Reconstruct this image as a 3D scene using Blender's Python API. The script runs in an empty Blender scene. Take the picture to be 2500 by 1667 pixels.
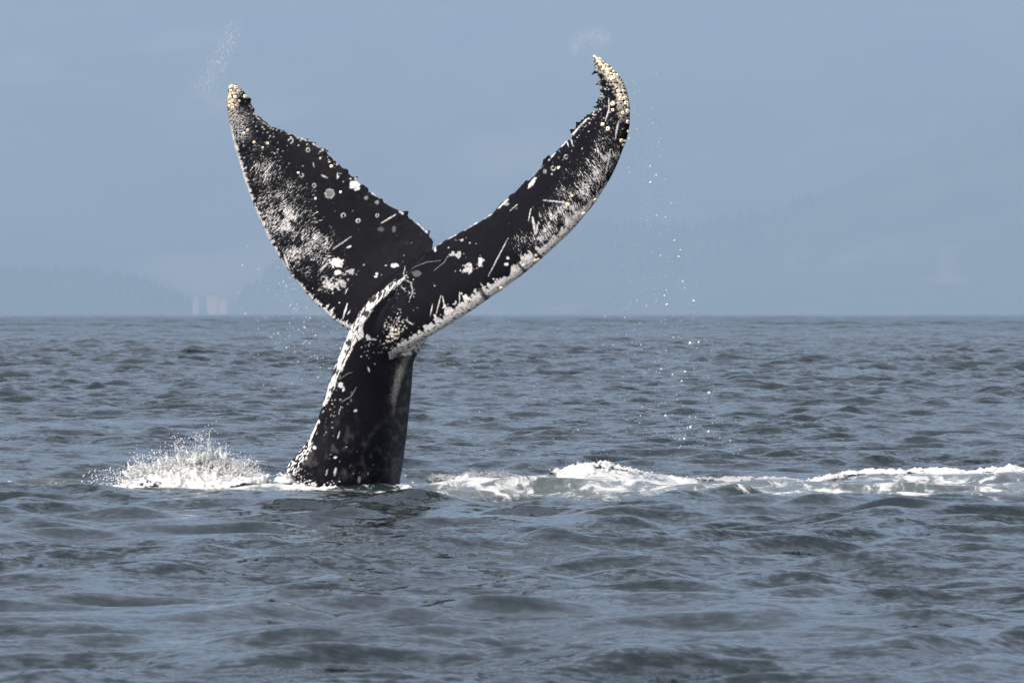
import bpy, bmesh, math, random
import numpy as np
from mathutils import Vector, Matrix
from mathutils.bvhtree import BVHTree

R = math.radians
random.seed(7)
rng = np.random.default_rng(7)
scene = bpy.context.scene
col = scene.collection

# ------------------------------------------------------------------ camera
PXM, D0, CH, HOR = 270.0, 45.0, 1.55, 766.0      # px per metre at the whale, its distance, eye height, horizon row
FPX = PXM * D0
cam = bpy.data.cameras.new('camera')
cam.sensor_width = 36.0
cam.lens = FPX * 36.0 / 2500.0
cam.clip_start = 0.5
cam.clip_end = 120000.0
cam.dof.use_dof = True
cam.dof.focus_distance = 45.0
cam.dof.aperture_fstop = 11.0
cam_o = bpy.data.objects.new('camera', cam)
cam_o.location = (0, 0, CH)
cam_o.rotation_euler = (R(90) - math.atan((833.5 - HOR) / FPX), 0, 0)
col.objects.link(cam_o)
scene.camera = cam_o

# ------------------------------------------------------------------ sky, sun, exposure
SUN_EL, SUN_AZ = R(50), R(228)                    # azimuth clockwise from +Y: behind the camera, to the left
world = bpy.data.worlds.new('World')
scene.world = world
world.use_nodes = True
wn = world.node_tree
bg = wn.nodes['Background']
sky = wn.nodes.new('ShaderNodeTexSky')
sky.sky_type = 'NISHITA'
sky.sun_disc = False
sky.sun_elevation = SUN_EL
sky.sun_rotation = SUN_AZ
sky.air_density = 0.3
sky.dust_density = 10.0
sky.ozone_density = 0.0
veil = wn.nodes.new('ShaderNodeVectorMath'); veil.operation = 'ADD'      # thin even high cloud over the whole sky
veil.inputs[1].default_value = (0.75, 0.68, 0.62)
wn.links.new(sky.outputs[0], veil.inputs[0])
wn.links.new(veil.outputs[0], bg.inputs[0])
bg.inputs[1].default_value = 0.15
sl = bpy.data.lights.new('sun', 'SUN')
sl.energy = 2.0
sl.angle = R(0.53)
sl.color = (1.0, 0.95, 0.88)
so = bpy.data.objects.new('sun', sl)
sdir = Vector((math.sin(SUN_AZ) * math.cos(SUN_EL), math.cos(SUN_AZ) * math.cos(SUN_EL), math.sin(SUN_EL)))
so.rotation_euler = (-sdir).to_track_quat('-Z', 'Y').to_euler()
so.location = sdir * 60
col.objects.link(so)

vs = scene.view_settings
vs.view_transform = 'Standard'
vs.look = 'None'
vs.gamma = 1.0
vs.exposure = 1.45
vs.use_curve_mapping = False
scene.cycles.volume_bounces = 1
scene.cycles.max_bounces = 6
scene.cycles.transparent_max_bounces = 16
scene.cycles.sample_clamp_indirect = 4.0
scene.cycles.use_denoising = True

# ------------------------------------------------------------------ helpers
def at(px, py, Y=D0):
    """point of the place seen at a picture position, at distance Y"""
    k = Y / FPX
    return np.stack(np.broadcast_arrays((np.asarray(px, float) - 1250.0) * k, np.asarray(Y, float) * 1.0,
                                        CH - (np.asarray(py, float) - HOR) * k), -1)

def ground(px, py):
    Y = FPX * CH / (np.asarray(py, float) - HOR)
    return (np.asarray(px, float) - 1250.0) * Y / FPX, Y

def tag(o, label=None, cat=None, group=None, kind=None):
    if label: o['label'] = label
    if cat: o['category'] = cat
    if group: o['group'] = group
    if kind: o['kind'] = kind
    return o

def mesh_obj(name, verts, faces, mat=None, parent=None, smooth=True):
    me = bpy.data.meshes.new(name)
    verts = np.asarray(verts, dtype=np.float32)
    if isinstance(faces, np.ndarray):
        n, k = faces.shape
        me.vertices.add(len(verts)); me.vertices.foreach_set('co', verts.ravel())
        me.loops.add(n * k); me.loops.foreach_set('vertex_index', faces.astype(np.int32).ravel())
        me.polygons.add(n)
        me.polygons.foreach_set('loop_start', np.arange(0, n * k, k, dtype=np.int32))
        me.update(calc_edges=True)
        me.validate()
    else:
        me.from_pydata([tuple(v) for v in verts], [], faces)
    if smooth:
        me.polygons.foreach_set('use_smooth', np.ones(len(me.polygons), dtype=bool))
    o = bpy.data.objects.new(name, me)
    col.objects.link(o)
    if mat: me.materials.append(mat)
    if parent: o.parent = parent
    return o

def grid_faces(nr, nc, closed=False):
    r = np.arange(nr - 1)[:, None]
    c = np.arange(nc if closed else nc - 1)[None, :]
    c1 = (c + 1) % nc
    a = r * nc + c; b = r * nc + c1; d = (r + 1) * nc + c; e = (r + 1) * nc + c1
    return np.stack([a, b, e, d], -1).reshape(-1, 4)

def attr(me, name, data):
    data = np.asarray(data, dtype=np.float32)
    if data.ndim == 1:
        a = me.attributes.new(name, 'FLOAT', 'POINT'); a.data.foreach_set('value', data)
    else:
        a = me.attributes.new(name, 'FLOAT_VECTOR', 'POINT'); a.data.foreach_set('vector', data.ravel())

_perm = rng.permutation(512)
_perm = np.concatenate([_perm, _perm, _perm])
_ang = rng.uniform(0, 2 * np.pi, 512)
_gx, _gy = np.cos(_ang), np.sin(_ang)
def perlin(x, y):
    x = np.asarray(x, float); y = np.asarray(y, float)
    xi = np.floor(x).astype(int); yi = np.floor(y).astype(int)
    fx = x - xi; fy = y - yi
    xi &= 511; yi &= 511
    u = fx * fx * fx * (fx * (fx * 6 - 15) + 10); v = fy * fy * fy * (fy * (fy * 6 - 15) + 10)
    def g(ix, iy, dx, dy):
        h = _perm[_perm[ix & 511] + (iy & 511)]
        return _gx[h] * dx + _gy[h] * dy
    n00 = g(xi, yi, fx, fy); n10 = g(xi + 1, yi, fx - 1, fy)
    n01 = g(xi, yi + 1, fx, fy - 1); n11 = g(xi + 1, yi + 1, fx - 1, fy - 1)
    a = n00 + u * (n10 - n00); b = n01 + u * (n11 - n01)
    return (a + v * (b - a)) * 1.5
def fbm(x, y, o=4, g=0.5):
    s = 0; a = 1; t = 0
    for i in range(o):
        s = s + a * perlin(x * 2 ** i + 17.3 * i, y * 2 ** i - 9.1 * i); t += a; a *= g
    return s / t
def sstep(a, b, x):
    t = np.clip((np.asarray(x, float) - a) / (b - a), 0, 1)
    return t * t * (3 - 2 * t)

def new_mat(name):
    m = bpy.data.materials.new(name); m.use_nodes = True
    nt = m.node_tree
    return m, nt, nt.nodes['Principled BSDF'], nt.nodes['Material Output']
def N(nt, t, **kw):
    n = nt.nodes.new(t)
    for k, v in kw.items():
        if k.startswith('i_'):
            key = k[2:]
            key = int(key) if key.isdigit() else key.replace('_', ' ')
            n.inputs[key].default_value = v
        else:
            setattr(n, k, v)
    return n
def L(nt, a, b): nt.links.new(a, b)
def attr_node(nt, name): return N(nt, 'ShaderNodeAttribute', attribute_name=name)
def math_n(nt, op, a, b=None, clamp=False):
    n = N(nt, 'ShaderNodeMath', operation=op, use_clamp=clamp)
    for i, v in enumerate((a, b)):
        if v is None: continue
        if isinstance(v, (int, float)): n.inputs[i].default_value = v
        else: L(nt, v, n.inputs[i])
    return n.outputs[0]
def vmath(nt, op, a, b=None, scale=None):
    n = N(nt, 'ShaderNodeVectorMath', operation=op)
    for i, v in enumerate((a, b)):
        if v is None: continue
        if isinstance(v, (tuple, list)): n.inputs[i].default_value = v
        else: L(nt, v, n.inputs[i])
    if scale is not None:
        if isinstance(scale, (int, float)): n.inputs['Scale'].default_value = scale
        else: L(nt, scale, n.inputs['Scale'])
    return n.outputs[0]
def mapr(nt, v, a, b, c=0.0, d=1.0, smooth=True):
    n = N(nt, 'ShaderNodeMapRange', interpolation_type='SMOOTHSTEP' if smooth else 'LINEAR')
    L(nt, v, n.inputs[0])
    for i, x in enumerate((a, b, c, d)):
        if isinstance(x, (int, float)): n.inputs[i + 1].default_value = x
        else: L(nt, x, n.inputs[i + 1])
    return n.outputs[0]
def mixc(nt, f, a, b):
    n = N(nt, 'ShaderNodeMix', data_type='RGBA')
    if isinstance(f, (int, float)): n.inputs[0].default_value = f
    else: L(nt, f, n.inputs[0])
    for i, x in ((6, a), (7, b)):
        if isinstance(x, tuple): n.inputs[i].default_value = (*x, 1.0)
        else: L(nt, x, n.inputs[i])
    return n.outputs[2]

# ------------------------------------------------------------------ the sea
NW = 230
lam = np.exp(rng.uniform(np.log(0.12), np.log(5.5), NW))
th = R(-68) + rng.normal(0, 0.75, NW)              # travel direction, mostly towards the camera and to the right
wkx, wky = np.cos(th) * 2 * np.pi / lam, np.sin(th) * 2 * np.pi / lam
wph = rng.uniform(0, 2 * np.pi, NW)
SLOPE = 0.35
wsl = np.interp(np.log(lam), np.log([0.12, 0.25, 0.5, 1.0, 2.0, 3.5, 5.5]), [1.3, 1.6, 1.45, 0.82, 0.36, 0.20, 0.14]) * rng.uniform(0.6, 1.4, NW)
wsl *= SLOPE * math.sqrt(2.0) / math.sqrt((wsl ** 2).sum())
wam = wsl * lam / (2 * np.pi)

NS = 36                                            # longer waves out in the open strait
slam = np.exp(rng.uniform(np.log(5.0), np.log(15.0), NS)); sth = R(-75) + rng.normal(0, 0.6, NS); sph = rng.uniform(0, 2 * np.pi, NS)
sam = 0.115 * math.sqrt(2.0 / NS) * slam / (2 * np.pi)
# the churned strip behind the tail: swells and mounds heaved up by the stroke (x, y, rx, ry, height)
MOUNDS = [
    (1490, 1190, 0.40, 0.7, 0.075), (1420, 1196, 0.35, 0.6, 0.06), (1600, 1192, 0.42, 0.7, 0.075), (1280, 1192, 0.35, 0.6, 0.035),
    (1110, 1186, 0.38, 0.6, 0.05), (1760, 1178, 0.5, 0.8, 0.05), (1950, 1182, 0.6, 0.8, 0.03),
    (2200, 1176, 0.7, 0.8, 0.05), (2420, 1178, 0.7, 0.9, 0.07), (2600, 1180, 0.8, 0.9, 0.06), (2190, 1212, 0.22, 0.4, 0.05),
    (1950, 1222, 0.30, 0.6, 0.05), (2110, 1230, 0.33, 0.6, 0.04), (2360, 1212, 0.3, 0.5, 0.05),
    (1400, 1250, 0.75, 0.7, 0.03), (880, 1228, 0.8, 0.5, 0.045), (60, 1212, 0.9, 0.9, 0.08), (470, 1222, 0.8, 0.6, 0.045),
    (230, 1240, 0.4, 0.6, 0.05), (1650, 1222, 0.4, 0.5, 0.035), (700, 1226, 0.5, 0.6, 0.03),
]
MOUNDS = [(*ground(px, py), rx, ry, h) for px, py, rx, ry, h in MOUNDS]
_wx, _wy = ground(830, 1185)
def heave(x, y):
    z = np.zeros_like(x)
    m = (y > 36) & (y < 54) & (np.abs(x) < 9)
    if m.any():
        xs, ys = x[m], y[m]
        zz = np.zeros_like(xs)
        for mx, my, rx, ry, h in MOUNDS:
            zz += h * np.exp(-((xs - mx) / rx) ** 2 - ((ys - my) / ry) ** 2)
        z[m] = zz
    return z
def calm(x, y):
    """the tail's footprint: the smallest waves are flattened around it"""
    return 1 - 0.55 * np.exp(-((x - _wx - 3.0) / 5.0) ** 4 - ((y - 46.0) / 2.0) ** 4)
def sea_at(x, y, sp, mono=None):
    X = np.zeros(x.size, np.float32); Y = X.copy(); Z = X.copy()
    q = calm(x, y)
    gust = (1 + 0.35 * perlin(x * 0.11 + 3, y * 0.035) + 0.35 * perlin(x * 0.35, y * 0.12 + 8)) 
    offs = (1 + 1.6 * sstep(55, 200, y) + 1.6 * sstep(300, 1000, y)).astype(np.float32)
    gust = gust.astype(np.float32); q = q.astype(np.float32)
    for i in range(NW):
        k_ = int(np.searchsorted(-(lam[i] / mono), -2.2)) if mono is not None else x.size
        if k_ == 0: continue
        ok = slice(0, k_)
        f = np.clip((lam[i] / sp[ok] - 2.2) / 1.6, 0, 1).astype(np.float32)
        ph = ((wkx[i] * x[ok] + wky[i] * y[ok] + wph[i]) % (2 * np.pi)).astype(np.float32)
        a = np.float32(wam[i]) * f * gust[ok] * (offs[ok] if lam[i] > 1.1 else 0.45 + 0.55 * offs[ok] if lam[i] > 0.45 else 1) * (q[ok] if lam[i] < 2.2 else 1)
        s, c = np.sin(ph), np.cos(ph)
        Z[ok] += a * c
        X[ok] -= np.float32(1.25 * np.cos(th[i])) * a * s
        Y[ok] -= np.float32(1.25 * np.sin(th[i])) * a * s
    if y.max() > 120:
        k0 = int(np.searchsorted(y, 110.0)) if mono is not None else 0
        o_ = slice(k0, x.size)
        ramp = (sstep(110, 700, y[o_]) * (0.6 + 0.8 * np.abs(perlin(x[o_] * .008, y[o_] * .003)))).astype(np.float32)
        for i in range(NS):
            ph = ((np.cos(sth[i]) * x[o_] + np.sin(sth[i]) * y[o_]) * 2 * np.pi / slam[i] + sph[i]) % (2 * np.pi)
            ph = ph.astype(np.float32)
            Z[o_] += ramp * np.float32(sam[i]) * np.cos(ph); Y[o_] -= ramp * np.float32(sam[i]) * np.sin(ph) * np.float32(np.sin(sth[i]))
    return x + X, y + Y, Z + heave(x, y)

rows = [3.0]
while rows[-1] < 34000:
    d = rows[-1]
    rows.append(d + (0.03 * d if d < 17 else (0.0016 if d < 300 else 0.0021) * d if d < 2000 else 0.02 * d))
rows = np.array(rows)
inner = np.linspace(-0.112, 0.112, 205)
outer = np.concatenate([np.linspace(0.112, 0.25, 27)[1:], 0.25 * np.exp(np.linspace(0, math.log(6.3), 25))[1:]])
tans = np.concatenate([-outer[::-1], inner, outer])
gy, gt = np.meshgrid(rows, tans, indexing='ij')
gx = gt * gy
dr = np.gradient(rows)[:, None] * np.ones_like(gt)
dc = np.abs(np.gradient(tans))[None, :] * gy
sp = np.maximum(dr, dc)
mono = np.maximum.accumulate(np.where(rows < 17, 0.02, np.gradient(rows)))[:, None] * np.ones_like(gt)
sx, sy, sz = sea_at(gx.ravel(), gy.ravel(), sp.ravel(), mono.ravel())
far = sstep(2600, 6000, gy.ravel())
sz *= 1 - far

def foam_mask(x, y):
    """where the stroke left white water on the surface"""
    px = 1250 + x * FPX / y; py = HOR + FPX * CH / y
    def blob(cx, cy, rx, ry): return np.exp(-((px - cx) / rx) ** 2 - ((py - cy) / ry) ** 2)
    m = 0.75 * blob(450, 1187, 210, 10) + 0.55 * blob(700, 1190, 130, 8)
    m = np.maximum(m, 0.50 * blob(860, 1200, 260, 14))
    m = np.maximum(m, 0.80 * blob(1130, 1186, 130, 12))
    m = np.maximum(m, 0.62 * blob(1250, 1205, 260, 16))
    m = np.maximum(m, 0.68 * blob(1500, 1192, 150, 20))
    m = np.maximum(m, 0.66 * blob(1650, 1195, 260, 18))
    m = np.maximum(m, 0.62 * blob(1850, 1200, 280, 18))
    m = np.maximum(m, 0.72 * blob(2330, 1176, 330, 11))
    m = np.maximum(m, 0.60 * blob(2150, 1192, 330, 16))
    m = np.maximum(m, 0.75 * blob(2190, 1208, 70, 7))
    m = np.maximum(m, 0.55 * blob(2800, 1185, 400, 14))
    m = np.maximum(m, 0.42 * blob(120, 1180, 200, 6))
    m = np.maximum(m, 0.47 * np.exp(-((px - 1900) / 1050) ** 4 - ((py - 1196) / 26) ** 4))
    return np.clip(m * 1.15, 0, 1)
fx, fy = gx.ravel(), gy.ravel()
fm = np.zeros(fx.size)
near = (fy > 38) & (fy < 54)
fm[near] = foam_mask(fx[near], fy[near])
grn = np.zeros(fx.size)
grn[near] = np.exp(-((fx[near] - 1.0) / 4.5) ** 2 - ((fy[near] - 43.6) / 2.2) ** 2)

m_sea, nt, bsdf, out = new_mat('sea_water')
geo = N(nt, 'ShaderNodeNewGeometry')
pos = geo.outputs['Position']
def ripple(scale, stretch, amp, detail=1.0):
    sc = vmath(nt, 'MULTIPLY', pos, (scale, scale * stretch, scale))
    n = N(nt, 'ShaderNodeTexNoise', noise_dimensions='3D', i_Scale=1.0, i_Detail=detail, i_Roughness=0.55)
    L(nt, sc, n.inputs['Vector'])
    v = vmath(nt, 'SUBTRACT', n.outputs['Color'], (0.5, 0.5, 0.5))
    return vmath(nt, 'MULTIPLY', v, (amp, amp, 0.0))
cd = N(nt, 'ShaderNodeVectorMath', operation='LENGTH'); L(nt, pos, cd.inputs[0])
dist = cd.outputs['Value']
r1 = vmath(nt, 'ADD', ripple(6.0, 1.3, 1.0, 2.0), ripple(17.0, 1.2, 0.75, 2.0))
r2 = ripple(2.6, 1.2, 1.0, 2.0)
unres = attr_node(nt, 'spacing').outputs['Fac']
w2 = mapr(nt, unres, 0.10, 0.34, 0.1, 0.75)
r2 = vmath(nt, 'SCALE', r2, scale=w2)
r3 = ripple(0.8, 1.1, 1.0, 2.0)
w3 = mapr(nt, unres, 0.27, 1.1, 0.0, 1.0)
r3 = vmath(nt, 'SCALE', r3, scale=w3)
pn = N(nt, 'ShaderNodeTexNoise', i_Scale=0.22, i_Detail=2.0); L(nt, pos, pn.inputs['Vector'])
w1 = mapr(nt, pn.outputs['Fac'], 0.35, 0.7, 0.35, 1.3)
r1 = vmath(nt, 'SCALE', r1, scale=w1)
nrm = vmath(nt, 'ADD', geo.outputs['Normal'], vmath(nt, 'ADD', r1, vmath(nt, 'ADD', r2, r3)))
nrm = vmath(nt, 'NORMALIZE', nrm)
fa = attr_node(nt, 'foam').outputs['Fac']
ga = attr_node(nt, 'green').outputs['Fac']
# lacy foam: streaks drawn out along the surface
fsc = vmath(nt, 'MULTIPLY', pos, (2.2, 1.1, 2.2))
fw = N(nt, 'ShaderNodeTexNoise', i_Scale=1.3, i_Detail=3.0); L(nt, fsc, fw.inputs['Vector'])
fsc2 = vmath(nt, 'ADD', fsc, vmath(nt, 'SCALE', fw.outputs['Color'], scale=1.1))
fn = N(nt, 'ShaderNodeTexNoise', i_Scale=2.0, i_Detail=7.0, i_Roughness=0.62, i_Distortion=0.4); L(nt, fsc2, fn.inputs['Vector'])
thr = math_n(nt, 'SUBTRACT', 0.72, math_n(nt, 'MULTIPLY', fa, 0.36))
fmask = mapr(nt, fn.outputs['Fac'], math_n(nt, 'SUBTRACT', thr, 0.04), math_n(nt, 'ADD', thr, 0.10))
fmask = math_n(nt, 'MULTIPLY', fmask, mapr(nt, fa, 0.10, 0.35), clamp=True)
veil = math_n(nt, 'MULTIPLY', mapr(nt, fa, 0.25, 0.9), 0.26)
deep = mixc(nt, ga, (0.0046, 0.0092, 0.0108), (0.007, 0.017, 0.015))
deep = mixc(nt, math_n(nt, 'MULTIPLY', veil, mapr(nt, fn.outputs['Fac'], 0.3, 0.6, 0.8, 2.2)), deep, (0.26, 0.29, 0.31))
bc = mixc(nt, fmask, deep, (0.29, 0.31, 0.32))
L(nt, bc, bsdf.inputs['Base Color'])
rg = mapr(nt, dist, 30, 900, 0.05, 0.14)
rgh = N(nt, 'ShaderNodeMix', data_type='FLOAT'); L(nt, fmask, rgh.inputs[0]); L(nt, rg, rgh.inputs[2]); rgh.inputs[3].default_value = 0.75
L(nt, rgh.outputs[0], bsdf.inputs['Roughness'])
bsdf.inputs['IOR'].default_value = 1.345
L(nt, nrm, bsdf.inputs['Normal'])
sea = mesh_obj('sea', np.stack([sx, sy, sz], -1), grid_faces(len(rows), len(tans)), m_sea)
attr(sea.data, 'foam', fm)
attr(sea.data, 'green', grn)
attr(sea.data, 'spacing', sp.ravel())                 # mesh fineness: coarser water carries more of its ripples in the material
tag(sea, 'rippled grey blue sea reaching to the horizon', 'sea', kind='structure')

# ------------------------------------------------------------------ far shore: mountain, hill, headland, wood
LS = 1.9                                           # land unit: the far shore lies some 15 to 25 km off
def noise_land(nt, bsdf, base, alt, scale, clear=None, thr=(0.6, 0.72)):
    g = N(nt, 'ShaderNodeNewGeometry')
    n = N(nt, 'ShaderNodeTexNoise', i_Scale=scale / LS, i_Detail=6.0, i_Roughness=0.6)
    L(nt, g.outputs['Position'], n.inputs['Vector'])
    c = mixc(nt, mapr(nt, n.outputs['Fac'], 0.35, 0.7), base, alt)
    if clear:
        n2 = N(nt, 'ShaderNodeTexNoise', i_Scale=scale * 0.6 / LS, i_Detail=3.0)
        L(nt, vmath(nt, 'ADD', g.outputs['Position'], (913.0, 411.0, 77.0)), n2.inputs['Vector'])
        c = mixc(nt, mapr(nt, n2.outputs['Fac'], *thr), c, clear)
    L(nt, c, bsdf.inputs['Base Color'])
    bsdf.inputs['Roughness'].default_value = 1.0
    bsdf.inputs['Specular IOR Level'].default_value = 0.1
m_mtn, nt, b, _ = new_mat('far_mountain'); noise_land(nt, b, (0.030, 0.045, 0.030), (0.07, 0.085, 0.05), 0.0022, (0.17, 0.15, 0.11), (0.60, 0.72))
m_hill, nt, b, _ = new_mat('mid_hill'); noise_land(nt, b, (0.025, 0.04, 0.026), (0.06, 0.075, 0.045), 0.006, (0.16, 0.14, 0.10), (0.60, 0.72))
m_head, nt, b, _ = new_mat('headland_wood'); noise_land(nt, b, (0.02, 0.034, 0.022), (0.045, 0.06, 0.035), 0.01)

def terrain(name, x0, x1, nx, y0, y1, ny, hf, mat):
    xs = np.linspace(x0, x1, nx); ys = np.linspace(y0, y1, ny)
    Y, X = np.meshgrid(ys, xs, indexing='ij')
    Z = hf(X, Y)
    return mesh_obj(name, (np.stack([X, Y, Z], -1) * LS).reshape(-1, 3), grid_faces(ny, nx), mat)
def h_mtn(X, Y):
    t = sstep(11000, 14000, Y)
    ridge = 960 + 0.03 * X + 70 * fbm(X / 2600.0 + 5, Y / 9000.0, 4)
    spur = 230 * fbm(X / 1300.0 + 0.0003 * Y, Y / 2200.0 + 3, 5)
    return ridge * t + spur * t * (1.2 - t) - 25
mtn = terrain('mountain', -8000, 8000, 240, 10900, 14400, 100, h_mtn, m_mtn)
tag(mtn, 'hazy blue mountainside filling the background', 'mountain', kind='structure')
def h_hill(X, Y):
    px = 1250 + X * FPX / 9600.0
    prof = np.interp(px, [-4000, 300, 540, 600, 660, 900, 1400, 1700, 1900, 2100, 2300, 2500, 2800, 6000],
                     [0, -30, -10, 70, 125, 190, 222, 215, 250, 340, 440, 540, 640, 700])
    t = sstep(8900, 10100, Y)
    return prof * 9600 / FPX * t * (1 + 0.10 * fbm(X / 260.0, Y / 400.0, 5)) + 10 * fbm(X / 90.0, Y / 90.0, 3) * t - 6
hill = terrain('hill', -5000, 5000, 400, 8850, 10300, 50, h_hill, m_hill)
tag(hill, 'low wooded hill faint in the haze beyond the sea', 'hill', kind='structure')
HY = 8800.0
def h_head(X, Y):
    px = 1250 + X * FPX / HY
    prof = np.interp(px, [-6000, -1200, 0, 90, 200, 280, 340, 385, 425, 450, 468, 492, 560],
                     [60, 125, 108, 110, 101, 94, 84, 66, 56, 32, 12, 1, -12])
    t = sstep(8150, HY, Y) * (1 - 0.7 * sstep(HY, 9700, Y))
    return prof * HY / FPX * t * (1 + 0.06 * fbm(X / 60.0, Y / 200.0, 4)) - 4 + 2.5 * fbm(X / 30.0, Y / 30.0, 2) * t
head = terrain('headland', -4200, -480, 460, 8100, 9800, 60, h_head, m_head)
tag(head, 'dark wooded headland on the left horizon', 'headland', kind='structure')

def conifers(name, n, xr, yr, hf, hr, mat, keep):
    V = []; F = []
    k = 0
    while k < n:
        x = random.uniform(*xr); y = random.uniform(*yr)
        z = float(hf(np.array([x]), np.array([y]))[0])
        if z < keep: 
            k += 1; continue
        h = random.uniform(*hr) * random.choice((0.7, 1.0, 1.0, 1.35)); w = h * random.uniform(0.16, 0.24)
        a0 = random.uniform(0, 6.28)
        for (zb, zt, ww) in ((0.05, 0.62, 1.0), (0.34, 0.84, 0.72), (0.6, 1.0, 0.45)):
            s = len(V)
            for q in range(5):
                a = a0 + q * 2 * math.pi / 5
                V.append((x + w * ww * math.cos(a), y + w * ww * math.sin(a), z + h * zb - 2))
            V.append((x, y, z + h * zt - 2))
            F += [(s + q, s + (q + 1) % 5, s + 5) for q in range(5)]
        k += 1
    return mesh_obj(name, np.array(V) * LS, F, mat, smooth=False)
wood = conifers('headland_forest', 1500, (-1500, -560), (8480, 8960), h_head, (9, 17), m_head, 9)
tag(wood, 'dark conifer wood along the top of the left headland', 'forest', kind='stuff')
wood2 = conifers('hill_forest', 1700, (-800, 600), (9500, 10100), h_hill, (14, 28), m_hill, 20)
tag(wood2, 'faint line of conifers on the hazy hill behind the tail', 'forest', kind='stuff')

m_pale, nt, b, _ = new_mat('pale_wall'); noise_land(nt, b, (0.46, 0.38, 0.30), (0.42, 0.33, 0.26), 0.05)
m_roof, nt, b, _ = new_mat('grey_roof'); noise_land(nt, b, (0.30, 0.28, 0.27), (0.22, 0.21, 0.2), 0.1)
m_win, nt, b, _ = new_mat('dark_window'); b.inputs['Base Color'].default_value = (0.06, 0.07, 0.09, 1); b.inputs['Roughness'].default_value = 0.2
def box_mesh(name, x0, x1, y0, y1, z0, z1, mat, parent):
    v = [(x0, y0, z0), (x1, y0, z0), (x1, y1, z0), (x0, y1, z0), (x0, y0, z1), (x1, y0, z1), (x1, y1, z1), (x0, y1, z1)]
    f = [(3, 2, 1, 0), (4, 5, 6, 7), (0, 1, 5, 4), (1, 2, 6, 5), (2, 3, 7, 6), (3, 0, 4, 7)]
    return mesh_obj(name, v, f, mat, parent, smooth=False)
for px, w, h, lab in ((478, 10.0, 28.0, 'narrow pale building on the shore at the foot of the headland'),
                      (518, 17.0, 30.0, 'wide pale building in the middle of the three on the far shore'),
                      (544, 13.0, 24.0, 'bright pale building standing rightmost on the far shore')):
    BY = 8120.0 * LS; w *= LS; h *= LS
    X = (px - 1250) * BY / FPX
    e = bpy.data.objects.new('shore_building', None); col.objects.link(e); e.location = (X, BY, 0)
    tag(e, lab, 'building', 'pale buildings on the far shore')
    wall = box_mesh('wall', -w / 2, w / 2, 0, 16, -2, h, m_pale, e)
    box_mesh('roof', -w / 2 - 0.6, w / 2 + 0.6, -0.6, 16.6, h, h + 1.4, m_roof, e)
    nfl = int(h // 6)
    for i in range(nfl):
        for j in (-0.24, 0.24):
            box_mesh('window', j * w - 0.7, j * w + 0.7, -0.15, 0.2, 3 + i * 6, 4.6 + i * 6, m_win, wall)

# ------------------------------------------------------------------ haze over the water
m_haze = bpy.data.materials.new('haze_air'); m_haze.use_nodes = True
nt = m_haze.node_tree; nt.nodes.clear()
o_ = nt.nodes.new('ShaderNodeOutputMaterial'); pv = nt.nodes.new('ShaderNodeVolumePrincipled')
pv.inputs['Color'].default_value = (0.228, 0.326, 0.452, 1)
pv.inputs['Density'].default_value = 1.26e-4
pv.inputs['Anisotropy'].default_value = 0.0
nt.links.new(pv.outputs[0], o_.inputs['Volume'])
hz = box_mesh('haze', -60000, 60000, -3000, 40000, -3.0, 2500.0, m_haze, None)
tag(hz, 'pale blue summer haze lying over the sea', 'haze', kind='stuff')

# ------------------------------------------------------------------ the whale's tail
def catmull(P, n):
    P = np.asarray(P, float); m = len(P)
    t = np.linspace(0, m - 1, n); i = np.clip(t.astype(int), 0, m - 2); f = (t - i)[:, None]
    p0 = P[np.maximum(i - 1, 0)]; p1 = P[i]; p2 = P[i + 1]; p3 = P[np.minimum(i + 2, m - 1)]
    return 0.5 * (2 * p1 + (p2 - p0) * f + (2 * p0 - 5 * p1 + 4 * p2 - p3) * f ** 2 + (3 * p1 - p0 - 3 * p2 + p3) * f ** 3)

def P3(l): return np.array([at(a, b, D0 + c) for a, b, c in l])
# leading and trailing edge of each fluke, root to tip: picture column, row, depth from the tail stock
R_LE = [(925, 880, -.12), (962, 864, -.24), (1070, 806, -.46), (1190, 729, -.68), (1300, 648, -.86), (1400, 556, -.99), (1480, 450, -1.07),
        (1526, 348, -1.09), (1537, 278, -1.07), (1527, 212, -1.02), (1500, 172, -.96), (1470, 147, -.90), (1451, 137, -.86)]
R_TE = [(1008, 690, .05), (1058, 608, .03), (1128, 564, -.16), (1205, 518, -.33), (1265, 462, -.47), (1325, 405, -.62), (1378, 350, -.74),
        (1424, 300, -.84), (1452, 268, -.89), (1463, 236, -.91), (1461, 196, -.90), (1452, 164, -.88), (1447, 139, -.86)]
L_LE = [(930, 835, .12), (850, 806, .26), (775, 745, .50), (712, 672, .70), (664, 596, .84), (622, 508, .96), (588, 410, 1.06),
        (567, 332, 1.12), (557, 280, 1.13), (555, 244, 1.12), (558, 218, 1.10), (563, 205, 1.08)]
L_TE = [(1000, 700, .06), (1056, 606, .04), (1036, 560, .18), (970, 512, .34), (896, 462, .50), (838, 408, .64), (782, 360, .78),
        (712, 328, .90), (652, 304, .99), (624, 276, 1.03), (604, 234, 1.06), (580, 207, 1.08)]

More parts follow.
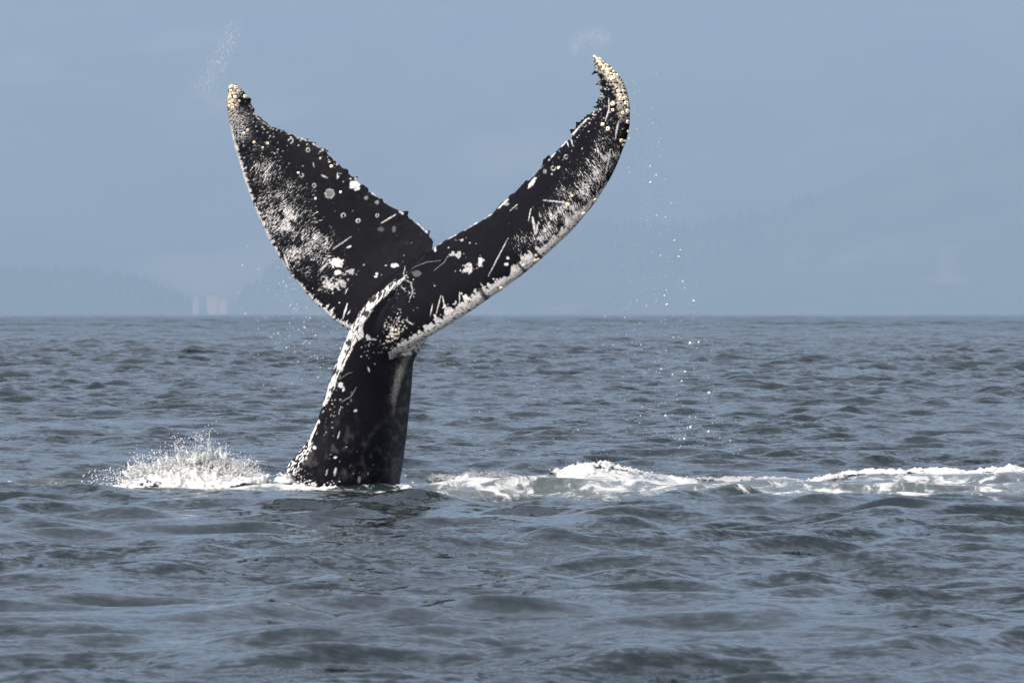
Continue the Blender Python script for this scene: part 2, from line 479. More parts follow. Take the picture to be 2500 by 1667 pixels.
def fluke(LE, TE, tm, camber, seed, teeth, hidden):
    ns, nc = 420, 26
    Lc = catmull(P3(LE), ns); Tc = catmull(P3(TE), ns)
    r = np.random.default_rng(seed)
    s = np.linspace(0, 1, ns)
    # knobbly trailing edge
    j = np.zeros(ns)
    for k in range(teeth):
        c = r.uniform(0.14, 0.91); w = r.uniform(0.006, 0.012); a = r.choice([1, 1, 1, -0.6]) * r.uniform(0.022, 0.065) * (0.35 + 0.65 * sstep(0.2, 0.6, c))
        j += a * np.maximum(0, 1 - np.abs(s - c) / w) ** 0.8
    j += 0.010 * perlin(s * 34 + seed, s * 0 + 0.4) + 0.007 * perlin(s * 90 + seed, s * 0 + 2.4)
    j *= sstep(0.08, 0.16, s) * (1 - sstep(0.97, 1, s))
    ch = Tc - Lc
    cl = np.linalg.norm(ch, axis=1, keepdims=True)
    jit = ch / np.maximum(cl, 1e-3) * j[:, None]
    Lc = Lc + ch / np.maximum(cl, 1e-3) * (0.006 * perlin(s * 25 + seed, s * 0 + 7.7) * (1 - sstep(0.95, 1, s)))[:, None]
    c = (1 - np.cos(np.linspace(0, np.pi, nc))) / 2
    mid = Lc[:, None] * (1 - c)[None, :, None] + Tc[:, None] * c[None, :, None]
    jw = np.clip((c - 0.72) / 0.28, 0, 1) ** 2
    ds = np.gradient(mid, axis=0); dcv = np.gradient(mid, axis=1)
    nn = np.cross(ds, dcv)
    nn /= np.maximum(np.linalg.norm(nn, axis=2, keepdims=True), 1e-9)
    nn = np.where((nn[..., 1:2] > 0), -nn, nn)                  # towards the lit side
    # smooth the normals along the span
    for _ in range(30):
        nn[1:-1] = (nn[:-2] + nn[1:-1] * 2 + nn[2:]) / 4
    nn /= np.maximum(np.linalg.norm(nn, axis=2, keepdims=True), 1e-9)
    prof = 5 * (0.2969 * np.sqrt(c) - 0.126 * c - 0.3516 * c ** 2 + 0.2843 * c ** 3 - 0.1036 * c ** 4)
    tm_s = np.interp(s, *tm)
    half = tm_s[:, None] * prof[None] + 0.008 * np.sin(np.pi * np.clip(c * 1.0, 0, 1)) ** 0.25
    cam_s = np.interp(s, *camber)
    mid = mid + nn * (cam_s[:, None] * (4 * c * (1 - c))[None])[..., None]
    mid = mid + jit[:, None] * jw[None, :, None]
    up = mid + nn * half[..., None]; lo = mid - nn * half[..., None]
    ring = np.concatenate([up, lo[:, ::-1]], axis=1)
    nr = ring.shape[1]
    V = ring.reshape(-1, 3)
    F = [tuple(f) for f in grid_faces(ns, nr, closed=True)]
    F.append(tuple(range(nr - 1, -1, -1))); F.append(tuple((ns - 1) * nr + q for q in range(nr)))
    return V, F, Lc, Tc
RV, RF, RLc, RTc = fluke(R_LE, R_TE, ([0, .08, .2, .5, .8, 1], [.24, .22, .17, .12, .085, .05]),
                         ([0, .1, .4, .8, 1], [.02, .06, .07, .03, 0]), 3, 36, None)
LV, LF, LLc, LTc = fluke(L_LE, L_TE, ([0, .08, .2, .5, .8, 1], [.24, .21, .15, .11, .085, .05]),
                         ([0, .1, .4, .8, 1], [-.02, -.02, .0, .02, 0]), 11, 44, None)

# tail stock: row, left edge, right edge, half thickness, turn of the keel towards the camera, depth
SEC = [(1262, 612, 964, .42, 26, .0), (1250, 622, 966, .42, 26, .0), (1185, 682, 974, .38, 27, .0), (1130, 708, 983, .35, 28, 0), (1090, 742, 988, .33, 29, 0),
       (1050, 766, 993, .31, 30, 0), (1000, 785, 998, .285, 32, 0), (950, 801, 1003, .26, 34, 0), (900, 817, 1007, .235, 36, 0),
       (855, 836, 1011, .21, 38, .0), (815, 851, 1013, .185, 41, .01), (780, 868, 1014, .16, 44, .02), (745, 896, 1016, .135, 47, .03),
       (712, 934, 1022, .11, 50, .04), (680, 974, 1032, .085, 52, .05), (650, 1006, 1046, .06, 53, .05), (622, 1034, 1058, .035, 53, .05)]
SECI = catmull(SEC, 150)
na = 72
tt = np.linspace(0, 2 * np.pi, na, endpoint=False)
SV = []
for py, xl, xr, bb, phd, dy in SECI:
    w = (xr - xl) / 2 / PXM; ph = R(phd)
    aa = math.sqrt(max(w * w - (bb * math.sin(ph)) ** 2 * 0.55, (0.35 * w) ** 2)) / math.cos(ph)
    cx = ((xl + xr) / 2 - 1250) / PXM; zz = CH - (py - HOR) / PXM
    u = np.cos(tt); v = np.sin(tt)
    # keel: the section comes to a blunt edge at both ends
    vv = np.sign(v) * np.abs(v) ** 1.22
    bl = bb * vv * (1 + 0.0 * u)
    ex = -math.cos(ph); ey = -math.sin(ph); lx = math.sin(ph); ly = -math.cos(ph)
    SV.append(np.stack([cx + aa * u * ex + bl * lx, D0 + dy + aa * u * ey + bl * ly, np.full(na, zz)], -1))
SV = np.array(SV).reshape(-1, 3)
SF = [tuple(f) for f in grid_faces(150, na, closed=True)] + [tuple(range(na - 1, -1, -1)), tuple(149 * na + q for q in range(na))]

def tube(pts, n=60, k=20):
    """pts: picture column, row, depth, radius"""
    C = catmull(pts, n)
    cen = np.array([at(a, b, D0 + c) for a, b, c, r in C])
    V = []
    T = np.gradient(cen, axis=0); T /= np.linalg.norm(T, axis=1, keepdims=True)
    for i in range(n):
        a = np.cross(T[i], (0, 1, 0)); a /= np.linalg.norm(a); b = np.cross(T[i], a)
        t2 = np.linspace(0, 2 * np.pi, k, endpoint=False)
        V.append(cen[i] + C[i, 3] * (np.cos(t2)[:, None] * a + np.sin(t2)[:, None] * b))
    F = [tuple(f) for f in grid_faces(n, k, closed=True)] + [tuple(range(k - 1, -1, -1)), tuple((n - 1) * k + q for q in range(k))]
    return np.array(V).reshape(-1, 3), F
TV, TF = tube([(1030, 800, -.20, .09), (1002, 855, -.155, .075), (985, 900, -.125, .06), (970, 950, -.115, .05), (958, 1005, -.12, .045), (952, 1060, -.12, .035)])
# flesh that fills the angle between stock and right fluke
GV, GF = tube([(900, 860, -.10, .10), (935, 815, -.13, .13), (985, 760, -.16, .14), (1030, 700, -.10, .10), (1055, 640, -.02, .05)])
G2V, G2F = tube([(880, 790, .05, .10), (930, 740, .08, .11), (990, 680, .10, .09), (1045, 625, .06, .05)])

bm_parts = [(RV, RF), (LV, LF), (SV, SF), (TV, TF), (GV, GF), (G2V, G2F)]
V = []; F = []; off = 0
for v, f in bm_parts:
    # every shell outward-facing before they are fused
    bm = bmesh.new()
    bv = [bm.verts.new(p) for p in v]
    for q in f:
        try: bm.faces.new([bv[i] for i in q])
        except ValueError: pass
    bmesh.ops.recalc_face_normals(bm, faces=bm.faces)
    bm.verts.index_update()
    for fc in bm.faces: F.append(tuple(off + x.index for x in fc.verts))
    V.append(np.array([x.co for x in bm.verts])); off += len(v); bm.free()
tmp = mesh_obj('tmp', np.concatenate(V), F)
md = tmp.modifiers.new('r', 'REMESH'); md.mode = 'VOXEL'; md.voxel_size = 0.0082; md.use_smooth_shade = True
md2 = tmp.modifiers.new('s', 'SMOOTH'); md2.factor = 0.5; md2.iterations = 3
dg = bpy.context.evaluated_depsgraph_get()
body_me = bpy.data.meshes.new_from_object(tmp.evaluated_get(dg), depsgraph=dg)
bpy.data.objects.remove(tmp)
body_me.name = 'body'
nv = len(body_me.vertices)
co = np.empty(nv * 3, np.float32); body_me.vertices.foreach_get('co', co); co = co.reshape(-1, 3).astype(float)
# extra rounding where flukes and stock meet, not along the thin edges
ed = np.empty(len(body_me.edges) * 2, np.int32); body_me.edges.foreach_get('vertices', ed); ed = ed.reshape(-1, 2)
deg = np.bincount(ed.ravel(), minlength=nv).astype(float)
pxv = 1250 + co[:, 0] * FPX / co[:, 1]; pyv = HOR - (co[:, 2] - CH) * FPX / co[:, 1]
wsm = np.exp(-((pxv - 950) / 95) ** 2 - ((pyv - 770) / 120) ** 2)
wsm = np.clip(wsm * 1.5, 0, 1) * sstep(600, 680, pyv)
for _ in range(60):
    acc = np.zeros_like(co)
    for k in range(3):
        acc[:, k] = np.bincount(ed[:, 0], co[ed[:, 1], k], nv) + np.bincount(ed[:, 1], co[ed[:, 0], k], nv)
    co += (acc / deg[:, None] - co) * (0.6 * wsm)[:, None]
body_me.vertices.foreach_set('co', co.astype(np.float32).ravel()); body_me.update()
body_me.polygons.foreach_set('use_smooth', np.ones(len(body_me.polygons), dtype=bool))
nrmv = np.empty(nv * 3, np.float32); body_me.vertices.foreach_get('normal', nrmv); nrmv = nrmv.reshape(-1, 3)

# ---- pigment: where the skin is white, grey or scarred, plus painted sun glints (object-space pattern, 270 units a metre)
px = pxv; py = pyv
front = sstep(-0.25, 0.15, -nrmv[:, 1] - 0.35 * nrmv[:, 0])
white = np.zeros(nv); grey = np.zeros(nv); dens = np.zeros(nv); cream = np.zeros(nv)
def seg_d(x0, y0, x1, y1):
    dx, dy = x1 - x0, y1 - y0; l2 = dx * dx + dy * dy
    t = np.clip(((px - x0) * dx + (py - y0) * dy) / l2, 0, 1)
    return np.hypot(px - x0 - t * dx, py - y0 - t * dy), t
def poly_d(pts):
    d = np.full(nv, 1e9); tt_ = np.zeros(nv); acc = 0
    ln = [math.hypot(b[0] - a[0], b[1] - a[1]) for a, b in zip(pts[:-1], pts[1:])]; tot = sum(ln)
    for a, b, l_ in zip(pts[:-1], pts[1:], ln):
        q, t = seg_d(*a, *b); m = q < d; d = np.where(m, q, d); tt_ = np.where(m, (acc + t * l_) / tot, tt_); acc += l_
    return d, tt_
n1 = perlin(px / 9, py / 9); n2 = perlin(px / 4.2 + 40, py / 4.2); n3 = fbm(px / 30 + 9, py / 30, 4)
def paint(m, v=1.0):
    global white
    white = np.maximum(white, np.clip(m, 0, 1) * v)
def box_sel(x0, x1, y0, y1, pad=9):
    return np.nonzero((px > x0 - pad) & (px < x1 + pad) & (py > y0 - pad) & (py < y1 + pad))[0]
def scratch(*pts, w=2.0, v=0.95):
    xs = [p[0] for p in pts]; ys = [p[1] for p in pts]
    k = box_sel(min(xs), max(xs), min(ys), max(ys))
    d = np.full(len(k), 1e9); t = np.zeros(len(k)); acc = 0
    ln = [math.hypot(b[0] - a[0], b[1] - a[1]) for a, b in zip(pts[:-1], pts[1:])]
    for a, b, l_ in zip(pts[:-1], pts[1:], ln):
        dx, dy = b[0] - a[0], b[1] - a[1]
        q = np.clip(((px[k] - a[0]) * dx + (py[k] - a[1]) * dy) / (l_ * l_), 0, 1)
        e = np.hypot(px[k] - a[0] - q * dx, py[k] - a[1] - q * dy)
        m = e < d; d = np.where(m, e, d); t = np.where(m, (acc + q * l_) / sum(ln), t); acc += l_
    w = w * 0.66; v = v * (0.7 + 0.3 * rng.random())
    taper = 0.45 + 0.55 * np.sin(np.pi * np.clip(t, 0.03, 0.97))
    white[k] = np.maximum(white[k], v * sstep(w * taper + 1.0, w * taper - 1.0, d + 0.8 * n2[k]))
def ring(cx, cy, r, w=1.1, v=0.95, gap=None):
    r = r * 0.88
    v = v * rng.uniform(.45, .9)
    k = box_sel(cx - r, cx + r, cy - r, cy + r)
    d = np.hypot(px[k] - cx, (py[k] - cy)); a = np.arctan2(py[k] - cy, px[k] - cx)
    m = sstep(w + 0.9, w - 0.6, np.abs(d - r) + 1.1 * n2[k]) * (0.55 + 0.45 * sstep(-.4, .4, n1[k]))
    if gap is not None: m = m * sstep(0.3, 0.8, np.abs((a - gap + np.pi) % (2 * np.pi) - np.pi))
    white[k] = np.maximum(white[k], v * m)
def spot(cx, cy, rx, ry, v=1.0, rag=0.5, ang=0):
    ca, sa = math.cos(R(ang)), math.sin(R(ang)); r = 2 * max(rx, ry)
    k = box_sel(cx - r, cx + r, cy - r, cy + r)
    u = (px[k] - cx) * ca + (py[k] - cy) * sa; w = -(px[k] - cx) * sa + (py[k] - cy) * ca
    d = np.hypot(u / rx, w / ry) + rag * (n2[k] * 0.5 + n1[k] * 0.6)
    white[k] = np.maximum(white[k], v * sstep(1.15, 0.85, d))

lt = px + 0.45 * (py - 700) < 965                         # left fluke side of the keel line, roughly
isR = (px > 1062) | ((px > 965) & (py < 860) & (py > 700 - (px - 965)))
RL2 = [(1250 + p[0] * FPX / p[1], HOR - (p[2] - CH) * FPX / p[1]) for p in RLc[::12]]
LL2 = [(1250 + p[0] * FPX / p[1], HOR - (p[2] - CH) * FPX / p[1]) for p in LLc[::12]]
RT2 = [(1250 + p[0] * FPX / p[1], HOR - (p[2] - CH) * FPX / p[1]) for p in RTc[40::12]]
LT2 = [(1250 + p[0] * FPX / p[1], HOR - (p[2] - CH) * FPX / p[1]) for p in LTc[40::12]]
dRL, tRL = poly_d(RL2); dLL, tLL = poly_d(LL2); dRT, tRT = poly_d(RT2); dLT, tLT = poly_d(LT2)
fl_R = (dRL < 200) & (px > 955) & (py < 880); fl_L = (dLL < 260) & (px < 1062) & (py < 830) & ~fl_R

# white leading-edge band of the right fluke, with ragged tongues
tong = 0.5 + 0.5 * perlin(tRL * 95, dRL * 0.012 + 3) + 0.4 * perlin(tRL * 220 + 5, dRL * 0.02)
bw = np.interp(tRL, [0, .06, .1, .16, .22, .30, .36, .42, .48, .55, .60, .68], [0, 16, 24, 34, 38, 30, 20, 34, 16, 26, 14, 0])
bd = bw * (0.50 + 0.60 * np.clip(tong, 0, 1.3) + 0.5 * np.maximum(0, n1))
m = sstep(bd + 2, bd - 2, dRL + 3 * n2) * (px > 950) * (bw > 1) * (py < 885)
spk = sstep(0.34, 0.46, perlin(px / 7 + 11, py / 5)) * sstep(30, 5, dRL) * 0.95
gapm = sstep(0.36, 0.5, perlin(tRL * 40 + 2, tRL * 0 + .2))
paint(m * (1 - spk) * (1 - 0.9 * gapm * (tRL > .27)), 1.0)
# left fluke leading edge: grey-white stripes
bwL = np.interp(tLL, [0, .05, .10, .2, .30, .36, .42, .5, .6, .75, .84, .9], [0, 10, 24, 26, 14, 4, 7, 14, 10, 14, 10, 0])
tongL = 0.5 + 0.5 * perlin(tLL * 80 + 31, dLL * 0.015) + 0.4 * perlin(tLL * 190, dLL * .02)
mL = sstep(bwL * tongL + 2, bwL * tongL - 2, dLL + 2.5 * n2) * fl_L * (bwL > 1)
paint(mL * (1 - sstep(0.3, 0.45, perlin(px / 8, py / 8 + 40))), 0.85)
# pale line along the trailing edges
for dT, seed in ((dRT, 1.0), (dLT, 5.0)):
    e = sstep(3.2, 1.0, dT + 1.5 * n2) * sstep(-0.05, 0.25, perlin(px / 26 + seed, py / 26))
    paint(e * (py < 612) * (py > 290), 0.85)
# streak clouds: density only; the streaks themselves are in the skin material
def cloud(cx, cy, rx, ry, ang, a):
    global dens
    ca, sa = math.cos(R(ang)), math.sin(R(ang))
    u = (px - cx) * ca + (py - cy) * sa; w = -(px - cx) * sa + (py - cy) * ca
    dens = np.maximum(dens, a * np.exp(-(u / rx) ** 2 - (w / ry) ** 2))
for c in ((650, 420, 70, 60, 60, .72), (690, 520, 95, 80, 62, .90), (760, 590, 100, 60, 50, .85), (640, 360, 60, 40, 40, .55), (720, 460, 80, 40, 30, .55), (720, 620, 70, 50, 50, .80), (800, 700, 70, 25, -30, .40)):
    cloud(*c)
for c in ((1470, 400, 60, 100, 25, .80), (1440, 460, 70, 60, 40, .88), (1380, 520, 75, 70, -45, .90), (1340, 560, 85, 45, -45, .85), (1400, 430, 60, 60, -45, .62), (1470, 320, 36, 60, 10, .66), (1270, 590, 60, 25, -40, .55), (1430, 355, 40, 40, 0, .5)):
    cloud(*c)
dens *= 0.84 + 0.85 * n3
ctrl = np.where(fl_L, sstep(12, 60, dLT), sstep(12, 70, dRT))
dens *= ctrl
# small dots, denser outwards
dotn = np.zeros(nv)
rr = np.random.default_rng(21)
def dots(n, fx_, v=(.3, .95), r=(1.3, 3.2), cr=0.0):
    global cream
    for _ in range(n):
        cx, cy = fx_()
        q = r[0] * .8 + (r[1] * 1.1 - r[0] * .8) * rr.random() ** 2.2
        sel = np.nonzero((np.abs(px - cx) < 8) & (np.abs(py - cy) < 8))[0]
        if not len(sel): continue
        el = rr.uniform(0.5, 1.0); q *= 0.85
        d = np.hypot(px[sel] - cx, (py[sel] - cy) / el)
        white[sel] = np.maximum(white[sel], sstep(q + 0.8, q - 0.8, d) * rr.uniform(*v))
        if cr: cream[sel] = np.maximum(cream[sel], sstep(q + 1, q - 1, d) * cr)
def along(C1, C2, s0, s1, c0, c1):
    def f():
        k = int(rr.uniform(s0, s1) * (len(C1) - 1)); c = rr.uniform(c0, c1)
        p = C1[k] * (1 - c) + C2[k] * c
        return 1250 + p[0] * FPX / p[1], HOR - (p[2] - CH) * FPX / p[1]
    return f
dots(170, along(RLc, RTc, .55, .98, .03, .97), r=(.9, 2.3)); dots(70, along(RLc, RTc, .12, .7, .05, .98), r=(.8, 2.2))
dots(190, along(LLc, LTc, .55, .98, .03, .97), r=(.9, 2.4)); dots(80, along(LLc, LTc, .1, .7, .05, .98), r=(.8, 2.2))
dots(60, along(RLc, RTc, .4, .9, .85, 1.0), r=(1.2, 3)); dots(70, along(LLc, LTc, .4, .9, .88, 1.0), r=(1.2, 3))
def gauss(cx, cy, sx_, sy_): return lambda: (rr.normal(cx, sx_), rr.normal(cy, sy_))
dots(100, gauss(965, 800, 17, 26), v=(.6, 1), r=(1.1, 2.8), cr=.5)  # warm sun sparkle on the wet stock, painted into the skin as cream dots
dots(26, gauss(962, 812, 10, 8), v=(.9, 1), r=(2.5, 4.5), cr=.4)  # larger glints of the same sparkle, also painted as colour
dots(40, gauss(925, 845, 26, 18), r=(1.2, 2.6)); dots(26, gauss(1000, 720, 14, 22), r=(1, 2.4)); dots(22, gauss(975, 700, 20, 16), r=(1, 2.4))
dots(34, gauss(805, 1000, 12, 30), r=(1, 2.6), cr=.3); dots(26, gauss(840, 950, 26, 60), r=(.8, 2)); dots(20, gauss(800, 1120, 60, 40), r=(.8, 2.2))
dots(40, gauss(725, 1165, 20, 12), r=(1, 3)); dots(12, gauss(840, 1150, 50, 20), r=(.8, 2.2))
# keel: worn white, flecked with black
dk, tk = poly_d([(985, 680), (945, 708), (912, 735), (886, 772), (866, 812), (843, 860), (822, 905), (803, 955), (791, 982)])
kw = np.interp(tk, [0, .1, .25, .5, .8, 1], [4, 8, 10, 12, 11, 7])
fle = perlin((px + .45 * py) / 5.5 + 8, (py - .45 * px) / 22)
km = sstep(kw + 2, kw - 2, dk + 3 * n2) * (1 - 0.95 * sstep(0.12, 0.26, fle + 0.14 * (tk < .25) + 0.16 * (perlin(px / 20, py / 20) > .1)))
paint(km, 1.0)
dk2, tk2 = poly_d([(776, 1028), (765, 1060), (756, 1085)])
paint(sstep(7, 3, dk2 + 4 * n1) * sstep(-.1, .1, fle), .95)
dk3, tk3 = poly_d([(742, 1092), (718, 1125), (698, 1160), (684, 1190)])
paint(sstep(22, 16, dk3 + 6 * n1) * sstep(0.02, 0.14, perlin((px + .7 * py) / 5, (py - .7 * px) / 12 + 3)), .95)
scratch((984, 678), (989, 650), w=1.3, v=.6); scratch((985, 682), (1003, 690), (1008, 712), (1000, 730), w=2.2, v=.6)
# scars
for s in (((640, 432), (668, 397), 2.2), ((784, 427), (800, 435), 2.2), ((824, 422), (824, 437), 1.8), ((764, 396), (767, 408), 1.2), ((930, 545), (966, 524), 2.2),
          ((812, 609), (857, 578), 1.8), ((781, 660), (801, 642), 3.4), ((694, 622), (705, 656), 3.8), ((837, 777), (848, 741), 3.4), ((849, 767), (855, 757), 1.6),
          ((842, 718), (849, 704), 1.4), ((1192, 674), (1240, 582), 2.0), ((1271, 621), (1276, 648), 2.6), ((1300, 530), (1307, 573), 4.2), ((1080, 722), (1089, 766), 2.4),
          ((1122, 712), (1122, 740), 2.0), ((1050, 771), (1056, 742), 2.0), ((994, 784), (1009, 793), 2.0), ((1325, 615), (1352, 577), 4.0), ((1064, 770), (1076, 722), 2.2),
          ((1504, 229), (1514, 269), 2.0), ((898, 895), (902, 907), 2.2), ((824, 1070), (829, 1053), 2.0), ((817, 1159), (819, 1142), 4.0), ((796, 1160), (799, 1146), 2.5),
          ((827, 1010), (832, 992), 1.5), ((1290, 540), (1296, 510), 1.8), ((1310, 570), (1312, 548), 2.6), ((1245, 515), (1262, 500), 1.6), ((1394, 340), (1398, 355), 2), ((1384, 345), (1388, 358), 2)):
    scratch(*s[:-1], w=s[-1])
scratch((1326, 489), (1375, 494), (1412, 512), w=2.2); scratch((1486, 240), (1487, 266), (1478, 295), w=2.4); scratch((1510, 298), (1505, 320), (1502, 341), w=3.2)
scratch((832, 982), (857, 967), (870, 945), w=1.6, v=.45); scratch((638, 532), (651, 526), (668, 534), w=2.2); scratch((830, 925), (848, 912), (862, 908), w=1.2, v=.4)
scratch((1490, 365), (1484, 400), (1478, 425), w=3.0, v=.8); scratch((1060, 660), (1085, 640), (1096, 620), w=1.2, v=.3); scratch((1005, 655), (1040, 640), (1075, 636), w=1.2, v=.3)
scratch((562, 300), (572, 345), (585, 400), w=4.0, v=.75); scratch((590, 405), (598, 430), w=3.0, v=.7)
for r_ in ((752, 366, 5), (767, 453, 4.5), (921, 526, 4), (874, 539, 5), (838, 526, 5.5, 1.2), (736, 428, 5, -2), (710, 344, 6, 2.4), (790, 681, 7, 2),
           (1467, 232, 4), (1382, 383, 5, 0), (1351, 411, 6, -1), (655, 540, 7, 1)):
    ring(r_[0], r_[1], r_[2], gap=r_[3] if len(r_) > 3 else None)
spot(867, 453, 14, 11); spot(822, 641, 16, 10, rag=.9); spot(824, 665, 9, 6); spot(964, 647, 9, 5, rag=.7); spot(920, 669, 4, 3); spot(918, 675, 4, 2); spot(852, 603, 7, 2.2, ang=-15)
spot(1255, 668, 9, 19); spot(1226, 688, 9, 9); spot(1340, 622, 14, 11, ang=-40); spot(1363, 588, 12, 8, ang=-50); spot(1062, 602, 3, 14, rag=.7); spot(806, 695, 16, 12, .7, 1.6); spot(855, 664, 10, 7, .5, 1.4); spot(832, 690, 12, 12, .45, 1.6)
spot(1143, 655, 12, 9, .7, 1.5); spot(1172, 640, 6, 12, .8, 1.3); spot(1112, 622, 14, 6, .5, 1.5); spot(1128, 586, 4, 3, .5); spot(1237, 645, 5, 4); spot(1240, 630, 4, 3); spot(868, 1002, 5, 3); spot(766, 1181, 6, 5)
spot(831, 940, 8, 6, .9, 1.2); spot(838, 950, 3, 7, .9); spot(768, 1092, 4, 4, .9); spot(818, 1116, 4, 3); spot(1212, 500, 9, 3, .8, 1.4, -40); spot(1175, 530, 12, 3, .7, 1.4, -38); spot(1300, 445, 14, 4, .8, 1.4, -50)
def gdisc(cx, cy, rx, ry, v=.5):
    global grey
    grey = np.maximum(grey, v * sstep(1.1, 0.8, np.hypot((px - cx) / rx, (py - cy) / ry) + .3 * n2))
gdisc(805, 473, 12, 12, .42); gdisc(894, 483, 5, 5); gdisc(921, 494, 6, 5); gdisc(1330, 419, 5, 6, .45); gdisc(1235, 498, 8, 5, .6); gdisc(877, 1171, 4, 9, .6)
gdisc(1018, 668, 12, 8, .22); gdisc(930, 560, 8, 6, .2); gdisc(962, 560, 5, 8, .25)
ring(805, 473, 12, 1.4, .6)
# grey mottling on the shaded side of the stock
side = sstep(935, 1000, px + 12 * n1 + .06 * (py - 900)) * sstep(850, 900, py) * (px < 1030)
mott = 0.25 + 0.55 * sstep(-.15, .45, fbm(px / 14, py / 22 + 4, 4)) 
grey = np.maximum(grey, .42 * side * mott)
grey = np.maximum(grey, .6 * sstep(25, 10, np.abs(px - (974 - .05 * (py - 1120)))) * sstep(1070, 1140, py) * (px > 940) * (.5 + .6 * fbm(px / 6, py / 9, 2)))
grey = np.maximum(grey, 0.10 * sstep(.0, .5, fbm(px / 22 + 3, py / 30, 3)) * sstep(960, 1100, py))
grey = np.maximum(grey, 0.5 * sstep(13, 5, poly_d([(1003, 858), (985, 890), (972, 930), (958, 975)])[0] + 3 * n1) * (.45 + .5 * perlin(px / 3, py / 6)) * front)
# barnacle crust at the tips
tipR = sstep(.80, .86, tRL) * sstep(34, 22, dRL + 8 * n1) * (px > 1400) * (py < 300)
tipL = sstep(.86, .92, tLL) * sstep(30, 18, dLL + 8 * n1) * (px < 640) * (py < 300)
crust = np.maximum(tipR, tipL)
crust *= sstep(-.25, .15, perlin(px / 5, py / 5 + 9))
paint(crust, .8); cream = np.maximum(cream, crust * .8)
paint(sstep(-.05, .2, perlin(px / 4, py / 3.2)) * (tLL > .80) * sstep(.80, .84, tLL) * sstep(.93, .89, tLL) * fl_L * sstep(60, 20, dLL), .75)
# the far side of the flukes: plain skin with its own speckle
back = 1 - front
bspk = sstep(.38, .5, perlin(px / 6 + 90, py / 6 + 50)) * .6
white = white * front + bspk * back * (py < 860)
grey *= np.where(px > 930, 1, front)
dens = dens * front + .35 * back * (py < 800)
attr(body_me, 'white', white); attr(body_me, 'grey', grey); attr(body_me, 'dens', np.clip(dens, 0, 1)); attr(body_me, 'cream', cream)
# hatch coordinates: along and across the streaks
sang = np.where(fl_L, R(-42), R(-38) + R(75) * sstep(330, 520, py) * sstep(1480, 1300, px))
wx_ = 10 * perlin(px / 60, py / 60); wy_ = 10 * perlin(px / 60 + 30, py / 60)
hx = (px + wx_) * np.cos(R(-45)) + (py + wy_) * np.sin(R(-45)); hy = -(px + wx_) * np.sin(R(-45)) + (py + wy_) * np.cos(R(-45))
hxR = (px + wx_) * np.cos(R(62)) + (py + wy_) * np.sin(R(62)); hyR = -(px + wx_) * np.sin(R(62)) + (py + wy_) * np.cos(R(62))
selR = (px > 1062)
attr(body_me, 'hatch', np.stack([np.where(selR, hxR, hx), np.where(selR, hyR, hy), co[:, 1] * 50], -1) / 270.0)

m_skin, nt, bsdf, out = new_mat('whale_skin')
hv = attr_node(nt, 'hatch').outputs['Vector']
def hatch(sx_, sy_, det, rough):
    n = N(nt, 'ShaderNodeTexNoise', i_Scale=1.0, i_Detail=det, i_Roughness=rough)
    L(nt, vmath(nt, 'MULTIPLY', hv, (sx_, sy_, 10.0)), n.inputs['Vector'])
    return n.outputs['Fac']
h1 = hatch(22, 135, 3.0, 0.65)
h2 = hatch(70, 90, 2.0, 0.6)
hh = math_n(nt, 'ADD', math_n(nt, 'MULTIPLY', h1, 0.68), math_n(nt, 'MULTIPLY', h2, 0.32))
dn = attr_node(nt, 'dens').outputs['Fac']
t0 = math_n(nt, 'SUBTRACT', 0.68, math_n(nt, 'MULTIPLY', dn, 0.25))
stk = mapr(nt, hh, math_n(nt, 'SUBTRACT', t0, 0.03), math_n(nt, 'ADD', t0, 0.085))
stk = math_n(nt, 'MULTIPLY', stk, mapr(nt, dn, 0.06, 0.3))
wear = N(nt, 'ShaderNodeTexNoise', i_Scale=55.0, i_Detail=4.0, i_Roughness=0.65); L(nt, N(nt, 'ShaderNodeNewGeometry').outputs['Position'], wear.inputs['Vector'])
wa = math_n(nt, 'MULTIPLY', attr_node(nt, 'white').outputs['Fac'], mapr(nt, wear.outputs['Fac'], 0.36, 0.54, 0.45, 1.0))
wm = math_n(nt, 'MAXIMUM', wa, math_n(nt, 'MULTIPLY', stk, mapr(nt, wear.outputs['Fac'], 0.35, 0.65, 0.5, 1.0)))
geo = N(nt, 'ShaderNodeNewGeometry')
bn = N(nt, 'ShaderNodeTexNoise', i_Scale=5.0, i_Detail=5.0); L(nt, geo.outputs['Position'], bn.inputs['Vector'])
blk = mixc(nt, bn.outputs['Fac'], (0.0020, 0.0022, 0.0036), (0.0044, 0.0046, 0.0068))
c1 = mixc(nt, attr_node(nt, 'grey').outputs['Fac'], blk, (0.20, 0.21, 0.22))
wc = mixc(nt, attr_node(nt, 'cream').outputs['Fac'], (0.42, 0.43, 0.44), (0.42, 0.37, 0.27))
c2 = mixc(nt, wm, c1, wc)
L(nt, c2, bsdf.inputs['Base Color'])
rg2 = N(nt, 'ShaderNodeTexNoise', i_Scale=14.0, i_Detail=4.0); L(nt, geo.outputs['Position'], rg2.inputs['Vector'])
L(nt, mapr(nt, rg2.outputs['Fac'], 0.3, 0.7, 0.42, 0.62), bsdf.inputs['Roughness'])
bsdf.inputs['IOR'].default_value = 1.38
bsdf.inputs['Specular IOR Level'].default_value = 0.03
fnn = N(nt, 'ShaderNodeTexNoise', i_Scale=60.0, i_Detail=3.0); L(nt, geo.outputs['Position'], fnn.inputs['Vector'])
bsum = math_n(nt, 'ADD', math_n(nt, 'MULTIPLY', fnn.outputs['Fac'], 0.35), math_n(nt, 'MULTIPLY', rg2.outputs['Fac'], 1.0))
bmp = N(nt, 'ShaderNodeBump', i_Strength=0.35, i_Distance=0.012); L(nt, bsum, bmp.inputs['Height'])
L(nt, bmp.outputs[0], bsdf.inputs['Normal'])

